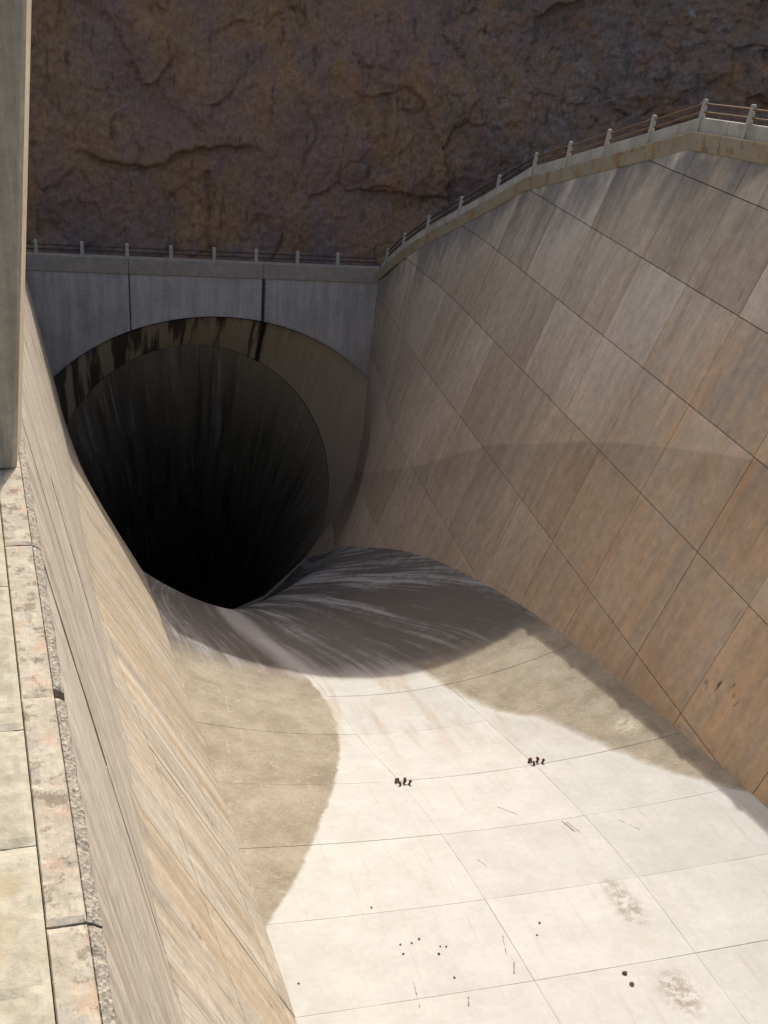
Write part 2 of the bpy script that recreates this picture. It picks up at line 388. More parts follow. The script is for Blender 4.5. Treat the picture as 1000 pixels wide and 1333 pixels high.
def mat_tunnel():
    n = N('tunnel_lining_concrete', .8)
    fine = n.noise(None, 4, 5, .65)
    sd = n.sub(n.y, 61.5)                                               # distance down the bore
    zc = n.sub(n.sub(-33.5, sd), n.mul(n.mul(sd, sd), .0015))
    ang = n.math('ARCTAN2', n.sub(n.z, zc), n.mul(n.sub(n.x, 4.75), 1.2))
    aw = n.add(ang, n.mul(sd, .008))
    st = n.noise(n.xyz(n.mul(aw, 5), n.mul(sd, .05), 0.0), 1, 6, .65)
    st2 = n.noise(n.xyz(n.mul(aw, 13), n.mul(sd, .07), 7.0), 1, 5, .6)
    st3 = n.noise(n.xyz(n.mul(aw, 30), n.mul(sd, .05), 3.0), 1, 3, .55)
    c = n.mix(n.lin(st, .35, .65), (.25, .23, .185), (.47, .435, .36))
    c = n.mix(n.mul(n.step(st2, .5, .62), .6), c, (.12, .11, .09))
    pale = n.mul(n.step(st3, .53, .66), n.step(n.noise(n.xyz(n.mul(aw, 4), n.mul(sd, .12), 11.0), 1, 3), .47, .6))
    near = n.mul(n.step(n.add(sd, n.mul(st, 5)), 11, 2), n.step(n.add(n.x, n.mul(st2, 3)), 5, 13))
    c = n.mix(n.mul(near, .8), c, (.56, .475, .36))
    c = n.mix(n.mul(pale, .85), c, (.66, .65, .62))
    c = n.scale_col(c, n.lin(fine, .3, .7, .8, 1.15))
    return n.done(c, n.bump(fine, .4, .04))
def mat_collar():
    n = N('portal_collar_concrete', .85)
    fine = n.noise(None, 5, 5, .65)
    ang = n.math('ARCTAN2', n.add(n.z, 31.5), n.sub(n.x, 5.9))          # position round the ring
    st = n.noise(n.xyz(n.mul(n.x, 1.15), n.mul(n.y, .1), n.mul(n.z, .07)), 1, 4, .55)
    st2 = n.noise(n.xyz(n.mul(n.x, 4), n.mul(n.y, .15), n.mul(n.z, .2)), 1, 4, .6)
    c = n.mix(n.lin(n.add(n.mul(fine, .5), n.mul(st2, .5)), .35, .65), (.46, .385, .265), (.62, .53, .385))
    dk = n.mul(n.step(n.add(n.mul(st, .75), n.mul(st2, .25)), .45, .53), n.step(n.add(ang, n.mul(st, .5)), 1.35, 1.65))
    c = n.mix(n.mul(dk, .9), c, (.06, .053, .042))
    d = n.math('ABSOLUTE', n.add(n.sub(n.x, 8.75), n.mul(n.sub(fine, .5), .25)))
    c = n.mix(n.mul(n.step(n.z, -26, -25), n.step(d, .24, .06)), c, (.025, .022, .018))
    lowr = n.mul(n.step(n.add(n.z, n.mul(fine, 1.5)), -25, -29), n.step(n.x, 9, 12))
    c = n.mix(n.mul(lowr, .85), c, (.60, .49, .37))
    return n.done(c, n.bump(fine, .4, .04))
def mat_coping(yellow=False):
    n = N('coping_band_concrete' if yellow else 'parapet_concrete', .88)
    fine = n.noise(None, 7, 6, .65)
    if yellow:
        c = n.mix(n.lin(n.noise(None, .8, 5), .35, .65), (.36, .27, .145), (.37, .32, .225))
        c = n.mix(n.mul(n.step(n.noise(n.xyz(n.mul(n.y, 1.4), n.mul(n.z, .6), 0.0), 1, 5), .52, .66), .7), c, (.33, .18, .07))
        c = n.mix(n.mul(n.step(n.noise(None, 2.4, 5), .58, .68), .6), c, (.16, .13, .09))
    else:
        c = n.mix(n.lin(n.noise(None, 1.1, 5), .35, .65), (.40, .355, .28), (.54, .49, .40))
        c = n.mix(n.mul(n.step(n.noise(n.xyz(n.mul(n.x, 2), n.mul(n.y, 2), n.mul(n.z, .5)), 1, 5), .58, .7), .5), c, (.24, .19, .13))
    c = n.scale_col(c, n.lin(fine, .3, .7, .88, 1.1))
    return n.done(c, n.bump(fine, .4, .02))
def mat_ledge(kind):
    n = N('weathered_ledge_concrete' if kind == 0 else 'lichen_slab_concrete' if kind == 1 else 'exposed_aggregate_edge', .93)
    fine = n.noise(None, 30, 6, .7); mid = n.noise(None, 7, 6, .65); big = n.noise(None, 2.2, 4)
    if kind == 0:
        c = n.mix(n.lin(mid, .35, .65), (.46, .405, .31), (.62, .56, .44))
        c = n.mix(n.mul(n.step(n.noise(None, 4.5, 5), .52, .64), .6), c, (.60, .42, .29))
        c = n.mix(n.mul(n.step(n.noise(None, 6, 7, .75), .53, .61), .8), c, (.26, .21, .15))
        c = n.mix(n.mul(n.step(big, .42, .3), .5), c, (.38, .37, .33))
        c = n.mix(n.mul(n.step(n.noise(None, 40, 4, .7), .62, .7), .7), c, (.16, .135, .10))
    elif kind == 1:
        c = n.mix(n.lin(mid, .35, .65), (.43, .39, .285), (.60, .55, .43))
        c = n.mix(n.mul(n.step(big, .5, .68), .55), c, (.55, .44, .26))
        c = n.mix(n.mul(n.step(n.noise(None, 5.3, 5, .7), .56, .68), .5), c, (.34, .36, .28))
        c = n.mix(n.mul(n.step(n.noise(None, 26, 5, .7), .64, .72), .6), c, (.2, .18, .14))
    else:
        v = n.voro(None, 42, out='Color')
        c = n.mix(n.lin(fine, .3, .7), (.17, .15, .12), (.40, .36, .29))
        c = n.scale_col(c, n.lin(v, 0, 1, .6, 1.3))
    dist = n.voro(None, 42)
    if kind < 2: c = n.scale_col(c, .74)
    if kind == 2: nb = n.bump(dist, .5, .02, n.bump(fine, .5, .01))
    else: nb = n.bump(mid, .6, .02, n.bump(fine, .55, .008))
    return n.done(c, nb)
def mat_cliff():
    n = N('cliff_rock', .92)
    wv = n.noise(n.scaled(1, 1, .6), .25, 5, .6)
    c = n.mix(n.step(wv, .36, .64), (.235, .142, .105), (.27, .155, .082))
    c = n.mix(n.mul(n.step(n.noise(n.scaled(1, 1, .45), .45, 6, .65, .4), .5, .66), .7), c, (.33, .175, .075))
    c = n.mix(n.mul(n.step(n.noise(n.scaled(1, 1, .7), .33, 5, .6, .3), .53, .68), .7), c, (.195, .138, .125))
    gr = n.step(n.add(n.x, n.mul(wv, 10)), 20, 33)
    c = n.mix(n.mul(n.mul(gr, n.step(n.noise(None, .5, 5, .65), .40, .58)), .7), c, (.195, .145, .12))
    c = n.mix(n.mul(n.mul(gr, n.step(n.noise(None, 1.2, 5, .65), .6, .68)), .8), c, (.28, .255, .235))
    c = n.mix(n.mul(n.mul(gr, n.step(n.noise(None, .8, 5, .65), .6, .68)), .5), c, (.055, .065, .03))
    c = n.mix(n.mul(n.step(n.noise(n.scaled(1.6, 1, .3), 1.1, 6, .65), .57, .68), .55), c, (.055, .043, .036))
    c = n.mix(n.mul(n.step(n.noise(n.scaled(1.3, 1, .4), 1.9, 6, .7), .6, .7), .45), c, (.24, .20, .165))
    fine = n.noise(n.scaled(1, 1, .75), 4.2, 9, .75)
    c = n.scale_col(c, n.lin(fine, .3, .7, .72, 1.65))
    nb = n.bump(fine, .8, .12, n.bump(n.noise(n.scaled(1.4, 1.4, .7), 1.1, 6, .65), .5, .3))
    return n.done(c, nb)
def mat_plain(name, col, rough=.7, var=.2, metal=0.0, scale=9):
    n = N(name, rough); n.b.inputs['Metallic'].default_value = metal
    f = n.noise(None, scale, 5, .65)
    c = n.scale_col(n.mix(0.0, col, col), n.lin(f, .25, .75, 1-var, 1+var))
    return n.done(c, n.bump(f, .3, .01))
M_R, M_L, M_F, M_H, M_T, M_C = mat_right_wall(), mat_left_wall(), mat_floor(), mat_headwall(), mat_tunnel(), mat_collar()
M_PAR, M_YEL = mat_coping(False), mat_coping(True)
M_LG, M_SL, M_AG = mat_ledge(0), mat_ledge(1), mat_ledge(2)
M_CL = mat_cliff()
M_JOINT = mat_plain('joint_filler', (.10, .08, .06), .95, .3)
M_FJ = mat_plain('floor_joint_filler', (.34, .30, .24), .95, .3)
def mat_pier():
    n = N('pier_concrete', .9)
    f = n.noise(None, 11, 6, .7); stv = n.noise(n.scaled(9, 9, .35), 1, 5, .6)
    c = n.mix(n.lin(stv, .35, .65), (.45, .365, .245), (.62, .52, .375))
    c = n.mix(n.mul(n.step(n.noise(n.scaled(5, 5, .8), 1, 5, .7), .57, .68), .5), c, (.28, .23, .165))
    return n.done(n.scale_col(c, n.lin(f, .3, .7, .85, 1.12)), n.bump(f, .5, .02))
M_PIER = mat_pier()
M_HC = mat_plain('headwall_curb_concrete', (.36, .305, .25), .9, .2, 0, 2.5)
M_POST = mat_plain('post_concrete', (.44, .405, .34), .85, .18, 0, 12)
M_RAIL = mat_plain('rusted_rail', (.17, .105, .06), .75, .35, .2, 14)
M_RAILD = mat_plain('dark_rail', (.06, .055, .05), .7, .3, .2, 14)
M_RUST = mat_plain('rusted_bolt', (.095, .035, .025), .8, .4, .2, 25)
M_STONE = mat_plain('dark_stone', (.09, .06, .05), .9, .3, 0, 20)
M_WALK = mat_plain('walkway_concrete', (.10, .085, .07), .9, .25, 0, 3)

# ------------------------------------------------------------------ cliff
def C_edge(us):   # edge of the cliff's shadow, taken down the sun's ray to z = -21
    return np.interp(us, [-40, -6, 1.2, 1.6, 3.4, 5.5, 7.3, 10.2, 13, 14.4, 18, 60], [40, 36, 32.5, 29.6, 28.9, 28.3, 27.7, 27.3, 27.4, 27.2, 27.0, 26])
def build_cliff():
    us = np.concatenate([np.linspace(-60, -12, 60), np.linspace(-11.8, 50, 430), np.linspace(50.5, 110, 60)])
    base = smooth_curve([-60, -30, -5, 8, 17, 22, 30, 40, 55, 80, 110], [64, 64, 63, 62.3, 62.5, 61.5, 57, 51, 42, 24, 6])(us)
    lean = interp([-60, 10, 20, 40, 110], [.25, .25, .3, .45, .5])(us)
    zb = interp([-60, 15, 17, 30, 45, 60, 110], [-20, -20, -20, -16, -10, -7, -5])(us)
    zz = np.linspace(-15, 70, 1500)
    ztop = np.empty(len(us))
    for i, u in enumerate(us):
        v = base[i]+lean[i]*(zz+16)
        lim = C_edge(u-SU*(zz+21))+SV*(zz+21)
        k = np.argmax(lim > v); ztop[i] = zz[k] if lim[k] > v[k] else 60
    ztop = np.maximum(ztop, 3.0)
    NZ = 300
    t = np.linspace(0, 1, NZ)
    zv = np.where(t < .72, t/.72, 1+(t-.72)/.28)       # 0..1 seen band, 1..2 up to the crest
    U = np.repeat(us[:, None], NZ, 1)
    zseen = np.minimum(ztop*.8, 5.0)
    Z = np.where(zv[None] <= 1, zb[:, None]+(zseen-zb)[:, None]*zv[None], zseen[:, None]+(ztop-zseen)[:, None]*(zv[None]-1))
    V = base[:, None]+lean[:, None]*(Z+16)
    P = np.stack([U, V, Z], 2).reshape(-1, 3)
    q = P*np.array([1, .6, 1.0])
    rough = interp([-60, 14, 26, 110], [.75, .75, 1.35, 1.35])(P[:, 0])
    warp = np.stack([fbm(q*.22, 3, 50), fbm(q*.22, 3, 60), fbm(q*.22, 3, 70)], 1)*1.5
    f1, e1 = facets((q+warp)*np.array([.17, .17, .13]), 100)
    f2, e2 = facets((q+warp*.7)*np.array([.5, .5, .36])+5, 200)
    f3, e3 = facets((q+warp*.4)*np.array([1.3, 1.3, .9])+9, 300)
    D = 1.6*fbm(q*.12, 3, 1)+.8*f1+.3*f2+.16*f3+.25*fbm(q*.8, 5, 3, .6)+.16*fbm(q*2.7, 3, 5)
    D -= .2*np.exp(-e2/.025)*sst(.1, .5, vnoise(q*.4, 19))+.12*np.exp(-e1/.03)*sst(0, .4, vnoise(q*.3, 9))
    # an overhanging seam low on the left of the face and a long open crack
    zs = -11.3-.4*np.sin((P[:, 0]+1.5)*.55)+.5*fbm(np.stack([P[:, 0]*.7, P[:, 0]*0, P[:, 0]*0], 1), 4, 89)
    m = sst(-2.5, 0, P[:, 0])*(1-sst(7.5, 10, P[:, 0]))
    D += m*(.55*sst(-.1, .25, P[:, 2]-zs)*np.exp(-np.clip(P[:, 2]-zs, 0, 9)/1.4)-.4*np.exp(-((P[:, 2]-zs+.12)/.16)**2))
    xc = 10.3+.28*(P[:, 2]+16)+.9*fbm(np.stack([P[:, 2]*.5, P[:, 2]*0, P[:, 2]*0], 1), 4, 88)
    brk = sst(-.25, .35, vnoise(q*.55, 77))
    D -= .45*brk*np.exp(-((P[:, 0]-xc)/.10)**2)*(P[:, 2] < 4)
    xc2 = 5.8+.1*np.sin(P[:, 2]*2.1)
    D -= .5*np.exp(-((P[:, 0]-xc2)/.12)**2)*(P[:, 2] < -12.2)
    D = D*rough*.85
    top = np.repeat(ztop[:, None], NZ, 1).reshape(-1)
    D *= .25+.75*sst(0, 6, top-P[:, 2])
    D = np.where(P[:, 2] < -13, np.minimum(D, 1.2), D)
    P[:, 1] -= D
    P[:, 2] += .25*fbm(q*.9, 3, 33)*rough*sst(0, 6, top-P[:, 2])
    G = P.reshape(len(us), NZ, 3)
    # the hill behind the crest, lower than the sun's rays
    back = [G]
    for dist, rise in ((6, 1.0), (25, 4), (80, 12)):
        R = G[:, -1:, :].copy(); R[:, :, 1] += dist; R[:, :, 2] += rise; back.append(R)
    G = np.concatenate(back, 1)
    na, nb = G.shape[:2]
    me = bpy.data.meshes.new('cliff')
    idx = np.arange(na*nb).reshape(na, nb)
    Q = np.stack([idx[:-1, :-1], idx[1:, :-1], idx[1:, 1:], idx[:-1, 1:]], 2).reshape(-1, 4)
    me.vertices.add(na*nb); me.vertices.foreach_set('co', G.reshape(-1).astype(np.float32))
    me.loops.add(Q.size); me.loops.foreach_set('vertex_index', Q.reshape(-1).astype(np.int32))
    me.polygons.add(len(Q)); me.polygons.foreach_set('loop_start', (np.arange(len(Q))*4).astype(np.int32))
    me.update(calc_edges=True); me.validate()
    me.polygons.foreach_set('use_smooth', [True]*len(me.polygons))
    o = link('cliff', me, M_CL); tag(o, 'dark brown fractured rock face rising behind the tunnel headwall', 'cliff', kind='structure')
build_cliff()

# ------------------------------------------------------------------ walkways behind the parapets
vv = np.linspace(-6, VH+.3, 60)
P = np.stack([np.stack([uR(vv, ZTR(vv))+.35+k, vv, ZTR(vv)+.3+0*k], 1) for k in (0, 3.5, 12, 60)], 1)
o = sheet('path', P, M_WALK); tag(o, 'sloping concrete walkway behind the right parapet', 'path', kind='structure')
P = np.array([[[u, y, -17.3+.01*(y-58)] for y in (VH+.35, 66, 72)] for u in np.linspace(-40, 26, 12)])
o = sheet('path', P, M_WALK); tag(o, 'narrow walkway between headwall parapet and cliff foot', 'path', kind='structure')
vv = np.linspace(-6, VH, 40)
P = np.stack([np.stack([uL(vv, ZTL(vv))-k, vv, ZTL(vv)-.25+0*k], 1) for k in (.6, 3, 12, 50)], 1)
o = sheet('path', P, M_WALK); tag(o, 'concrete walkway behind the left wall coping', 'path', kind='structure')

# ------------------------------------------------------------------ panelled walls
def wall(name, U, ztop, vedges, zedges, mat, refn, label, cat, gap, zlow, skip_top=0):
    vs = np.linspace(vedges[0], vedges[-1], 90)
    tt = np.linspace(0, 1, 40)
    zt, zb = ztop(vs), zlow(vs)
    Z = zt[:, None]+(zb-zt)[:, None]*tt[None]
    V = np.repeat(vs[:, None], 40, 1)
    B = np.stack([U(V, Z), V, Z], 2)
    Nn = normals(B, refn)
    root = sheet(name, B-Nn*.07, M_JOINT)
    tag(root, label, cat)
    k = 0
    for a in range(len(vedges)-1):
        for b in range(len(zedges)-1):
            v0, v1 = vedges[a]+gap/2, vedges[a+1]-gap/2
            z1, z0 = zedges[b]-gap/2, zedges[b+1]+gap/2
            nv, nz = 7, 7
            vs = np.linspace(v0, v1, nv); T, Bm = ztop(vs), zlow(vs)
            hi = np.minimum(z1, T); lo = np.maximum(z0, Bm)
            ok = hi-lo > .06
            if not ok.any(): continue
            # clip the columns where the panel runs out against the coping or floor
            if not ok.all():
                fine = np.linspace(v0, v1, 200); h2 = np.minimum(z1, ztop(fine)); l2 = np.maximum(z0, zlow(fine)); g = fine[(h2-l2) > .06]
                if len(g) < 4: continue
                vs = np.linspace(g[0], g[-1], nv); hi = np.minimum(z1, ztop(vs)); lo = np.maximum(z0, zlow(vs)); hi = np.maximum(hi, lo+.03)
                if vs[-1]-vs[0] < .15: continue
            Z = hi[:, None]+(lo-hi)[:, None]*np.linspace(0, 1, nz)[None]
            V = np.repeat(vs[:, None], nz, 1)
            Pp = np.stack([U(V, Z), V, Z], 2)
            nn = normals(Pp, refn)
            Pp = Pp+nn*float(rng.uniform(-.008, .008))
            solid_patch('panel', Pp, nn, .10, .02, mat, root, .004, 7+k)
            k += 1
    return root
ZLOW = lambda v: ZJ(v)-.35
zr = [-1, -5.6, -8.5, -11.4, -14.5, -18.15, -22.0, -26, -30, -34, -38]
ve = [-5, -1.8, 1.7, 5.2, 8.8, 12.4, 15.9, 19.4, 22.2, 25.9, 29.1, 32.3, 36.7, 40.3, 43.9, 47.5, 51.2, 54.8, VH]
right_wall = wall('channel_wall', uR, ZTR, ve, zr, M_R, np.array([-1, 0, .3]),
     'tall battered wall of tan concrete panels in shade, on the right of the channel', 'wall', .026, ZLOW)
zl = [-1, -7.6, -10.6, -13.5, -16.6, -19.6, -23, -27, -31, -35, -38]
vl = [-5, -1.5, 1.6, 5.0, 8.2, 11.5, 15, 18.6, 22.2, 25.9, 29.6, 33.2, 36.8, 40.4, 44, 47.6, 51.2, 54.8, VH]
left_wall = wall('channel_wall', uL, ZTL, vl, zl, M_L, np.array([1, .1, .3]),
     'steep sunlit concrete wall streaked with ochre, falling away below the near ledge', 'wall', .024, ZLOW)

# ------------------------------------------------------------------ floor slabs
fe = [-5, -2.7, -.4, 2, 4.3, 6.7, 9.1, 11.5, 13.85, 16.3, 19, 22.1, 25.15, 28.4, 31.8, 35.2, 38.8, 42.4, 46, 49.8, 54, VH]
AU = smooth_curve([-6, 11.4, 13.7, 16.15, 18.84, 22, 25, 35, VH], [8.2, 7.49, 7.32, 7.12, 6.86, 6.45, 6.25, 5.2, 4.6])
BU = smooth_curve([-6, 11.4, 13.9, 16.4, 19.1, 22, 25, 35, VH], [11.4, 11.06, 11.0, 10.87, 10.72, 10.55, 10.31, 9.0, 7.0])
vs = np.linspace(-5, VH, 120); tt = np.linspace(-.03, 1.03, 30)
ZJv = ZJ(vs); A_, B_ = uL(vs, ZJv), uR(vs, ZJv)
U = A_[:, None]+(B_-A_)[:, None]*tt[None]; V = np.repeat(vs[:, None], 30, 1)
P = np.stack([U, V, fz(U, V)-.07], 2)
floor = sheet('channel_floor', P, M_FJ); tag(floor, 'pale dished concrete floor of the channel sloping down into the tunnel', 'floor', kind='structure')
k = 0
for a in range(len(fe)-1):
    for c in range(3):
        g = .012
        vs = np.linspace(fe[a]+g/2, fe[a+1]-g/2, 7)
        zj = ZJ(vs); e = [uL(vs, zj)-.12, AU(vs), BU(vs), uR(vs, zj)+.12]
        u0, u1 = e[c]+(g*.3 if c else 0), e[c+1]-(g*.3 if c < 2 else 0)
        U = u0[:, None]+(u1-u0)[:, None]*np.linspace(0, 1, 13)[None]; V = np.repeat(vs[:, None], 13, 1)
        Pp = np.stack([U, V, fz(U, V)], 2)
        nn = normals(Pp, np.array([0, 0, 1.]))
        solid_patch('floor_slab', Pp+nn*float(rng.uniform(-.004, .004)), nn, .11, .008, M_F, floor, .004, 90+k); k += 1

# ------------------------------------------------------------------ headwall
head = empty('tunnel_headwall', (CU, VH, -17)); tag(head, 'grey concrete headwall with a wide arched opening over the tunnel mouth', 'wall')
def head_part(name, u0, u1, zlo, zhi, y0, y1, mat, n=14, cham=.02):
    us = np.linspace(u0, u1, n); V = []; F = []
    lo = np.array([zlo(u) for u in us]); hi = np.array([zhi(u) for u in us])
    for y, ins in ((y0+cham, 0), (y0, cham), (y1, 0)):
        for i, u in enumerate(us):
            uu = u+(ins if i == 0 else -ins if i == n-1 else 0)
            V.append((uu, y, lo[i]+ins)); V.append((uu, y, hi[i]-ins))
    def ring(a, b):
        for i in range(n-1):
            F.append((a+2*i, a+2*i+2, b+2*i+2, b+2*i)); F.append((a+2*i+1, b+2*i+1, b+2*i+3, a+2*i+3))
        F.append((a, b, b+1, a+1)); F.append((a+2*n-2, a+2*n-1, b+2*n-1, b+2*n-2))
    s = 2*n
    for i in range(n-1): F.append((s+2*i, s+2*i+2, s+2*i+3, s+2*i+1))
    ring(s, 0); ring(0, 2*s)
    for i in range(n-1): F.append((2*s+2*i, 2*s+2*i+1, 2*s+2*i+3, 2*s+2*i+2))
    return mesh(name, V, F, mat, head)
def slope(u): return -.02*(u-5)
def zarch(u): return float(arch_z(u-CU)) if abs(u-CU) < HWP else -24.6
ups = [-9, .865, 8.575, 17.5]
for i in range(3):
    head_part('wall_panel', ups[i]+.015, ups[i+1]-.015, zarch, lambda u: -17.08+slope(u), VH, VH+.9, M_H, 40)
cps = [-9, .865, 8.575, 15.66]
for i in range(3):
    head_part('curb', cps[i]+.012, cps[i+1]-.012, lambda u: -17.07+slope(u), lambda u: -16.14+slope(u), VH-.10, VH+.32, M_HC, 6, .03)

# ------------------------------------------------------------------ tunnel
tun = empty('spillway_tunnel', (CU, VH, -41)); tag(tun, 'huge dark tunnel bore plunging down below the headwall arch', 'tunnel')
def half_profile():
    q = [(PDU[i], PZ[i]) for i in range(len(PZ))]
    for du in np.linspace(HWP, 0, 40)[1:]: q.append((du, float(arch_z(du))))
    q[len(PZ)-1] = (HWP, float(arch_z(HWP)))
    return np.array(q)
def resample(q, n):
    s = np.concatenate([[0], np.cumsum(np.linalg.norm(np.diff(q, axis=0), axis=1))]); t = np.linspace(0, s[-1], n)
    return np.stack([np.interp(t, s, q[:, 0]), np.interp(t, s, q[:, 1])], 1)
NT = 50
hp = resample(half_profile(), NT)
def full(h, cu):
    R = np.stack([cu+h[:, 0], h[:, 1]], 1); Lh = np.stack([cu-h[::-1, 0], h[::-1, 1]], 1)
    return np.concatenate([R, Lh[1:]])
R0 = full(hp, CU)
th = np.linspace(-math.pi/2, math.pi/2, NT)
def ringsec(v):
    """vertical section of the inclined bore"""
    s = v-61.5
    drop = s*1.0+np.clip(s, 0, 99)**2*.0015
    a = 9.35-1.3*sst(0, 16, s)
    h = np.stack([a*np.cos(th), -33.5-drop+11.1*np.sin(th)], 1)
    return full(h, 4.75)
def lining(name, v0, v1, n, mat, fn):
    G = np.stack([np.column_stack([fn(v)[:, 0], np.full(2*NT-1, v), fn(v)[:, 1]]) for v in np.linspace(v0, v1, n)])
    na, nb = G.shape[:2]; V = list(G.reshape(-1, 3)); F = [(i*nb+j, i*nb+j+1, (i+1)*nb+j+1, (i+1)*nb+j) for i in range(na-1) for j in range(nb-1)]
    return mesh(name, V, F, mat, tun, True)
R1 = ringsec(61.5)
def collar(v):
    t = (v-VH)/(61.5-VH); return R0*(1-t)+R1*t
CC = np.array([CU, -30.5])
lining('collar_ring', VH-.25, 61.46, 10, M_C, lambda v: CC+(collar(max(v, VH))-CC)*(1.004 if v < VH+.1 else 1.0))
edges = [61.5, 65, 69, 73.5, 78, 83, 89, 96, 104, 114]
for i in range(len(edges)-1):
    def f(v, i=i):
        h = ringsec(v); return h
    lining('lining_ring', edges[i], edges[i+1]-.004, 6, M_T, f)
e = ringsec(114)
mesh('bulkhead', [(p[0], 114, p[1]) for p in e], [tuple(range(len(e)))], M_T, tun)

# ------------------------------------------------------------------ coping and parapet of the right wall
def extrude_path(name, prof, pts, mat, parent, outs):
    """prof: list of (out, up); pts: path points; outs: unit outward vectors"""
    V = []; F = []; m = len(prof)
    for p, o_ in zip(pts, outs):
        for a, b in prof: V.append((p[0]+o_[0]*a, p[1]+o_[1]*a, p[2]+b))
    for i in range(len(pts)-1):
        for j in range(m):
            F.append((i*m+j, i*m+(j+1) % m, (i+1)*m+(j+1) % m, (i+1)*m+j))
    F.append(tuple(range(m))[::-1]); F.append(tuple((len(pts)-1)*m+j for j in range(m)))
    return mesh(name, V, F, mat, parent)
# straight runs between the bends, as the parapet is cast
kn = [(58.3, -17.02), (44.0, -8.58), (32.7, -4.72), (22, -3.9), (-5, -3.85)]
def ztop_line(v): return np.interp(v, [k[0] for k in kn[::-1]], [k[1] for k in kn[::-1]])
def rtop(v): z = ztop_line(v); return np.array([uR(v, z), v, z])
posts_v = [57.3-2.74*i for i in range(0, 23)]
seg = [58.25]+[p for p in np.arange(55.6, -5, -2.74)]
for i in range(len(seg)-1):
    a, b = seg[i]-.012, seg[i+1]+.012
    vs = sorted(set([a, b]+[k[0] for k in kn if b < k[0] < a]), reverse=True)
    pts = [rtop(v) for v in vs]; outs = [np.array([1., 0, 0])]*len(pts)
    extrude_path('coping_band', [(-.04, -.12), (-.06, -.09), (-.06, .46), (-.03, .50), (.5, .50), (.5, -.12)], pts, M_YEL, right_wall, outs)
    extrude_path('parapet', [(.08, .50), (.08, .53), (.10, .91), (.13, .94), (.36, .94), (.39, .91), (.39, .50)], pts, M_PAR, right_wall, outs)

def box(name, c, sx, sy, sz, mat, parent, cham=.01):
    import bmesh
    bm = bmesh.new(); bmesh.ops.create_cube(bm, size=1)
    for v in bm.verts: v.co = (c[0]+v.co.x*sx, c[1]+v.co.y*sy, c[2]+v.co.z*sz)
    if cham: bmesh.ops.bevel(bm, geom=bm.edges[:], offset=cham, segments=1, affect='EDGES')
    me = bpy.data.meshes.new(name); bm.to_mesh(me); bm.free()
    return link(name, me, mat, parent)
def tube(name, a, b, r, mat, parent, n=8):
    a, b = np.array(a, float), np.array(b, float); d = b-a; d /= np.linalg.norm(d)
    x = np.cross(d, [0, 0, 1.]) if abs(d[2]) < .9 else np.cross(d, [1., 0, 0]); x /= np.linalg.norm(x); y = np.cross(d, x)
    V = []
    for p in (a, b):
        for k in range(n): t = 2*math.pi*k/n; V.append(p+r*(math.cos(t)*x+math.sin(t)*y))
    F = [(k, (k+1) % n, n+(k+1) % n, n+k) for k in range(n)]+[tuple(range(n))[::-1], tuple(range(n, 2*n))]
    return mesh(name, V, F, mat, parent, False)
def loft_post(name, base, secs, mat, parent):
    """secs: list of (z, x0, x1, half_y)"""
    V = []; F = []
    for z, x0, x1, h in secs:
        V += [(base[0]+x0, base[1]-h, base[2]+z), (base[0]+x1, base[1]-h, base[2]+z), (base[0]+x1, base[1]+h, base[2]+z), (base[0]+x0, base[1]+h, base[2]+z)]
    for i in range(len(secs)-1):
        for j in range(4): F.append((4*i+j, 4*i+(j+1) % 4, 4*i+4+(j+1) % 4, 4*i+4+j))
    F.append((3, 2, 1, 0)); n = 4*(len(secs)-1); F.append((n, n+1, n+2, n+3))
    return mesh(name, V, F, mat, parent)
rr = empty('parapet_railing', tuple(rtop(57.3)+np.array([.17, 0, .5])))
tag(rr, 'railing of pale concrete posts and rusty pipes climbing the right wall top', 'railing', 'railings above the channel')
prev = None
for v in posts_v:
    p = rtop(v)
    # post with a fin that laps down over the parapet face
    o = loft_post('post', (p[0], p[1], p[2]), [(.50, .02, .15, .07), (.96, .05, .21, .07), (1.50, .09, .22, .065), (1.53, .10, .21, .055)], M_POST, rr)
    if prev is not None:
        for hgt in (1.12, 1.38):
            t = tube('rail', prev+np.array([.18, -.07, hgt]), p+np.array([.18, .07, hgt]), .035, M_RAIL if v < 43 else M_RAILD, rr)
    prev = p
hr = empty('parapet_railing', (5, VH+.1, -16.2))
tag(hr, 'level railing of short concrete posts and dark pipes along the headwall top', 'railing', 'railings above the channel')
pu = [-4.06-2.44+2.44*i for i in range(0, 9)]
for i, u in enumerate(pu):
    z = -16.14+slope(u)
    o = loft_post('post', (u, VH+.1, z), [(-.03, -.10, .10, .10), (.72, -.09, .09, .09), (.77, -.05, .05, .05)], M_POST, hr)
    nx = pu[i+1] if i+1 < len(pu) else 15.5
    for hgt in (.26, .52):
        t = tube('rail', (u+.07, VH+.12, z+hgt), (nx-.07, VH+.12, -16.14+slope(nx)+hgt), .035, M_RAILD, hr)

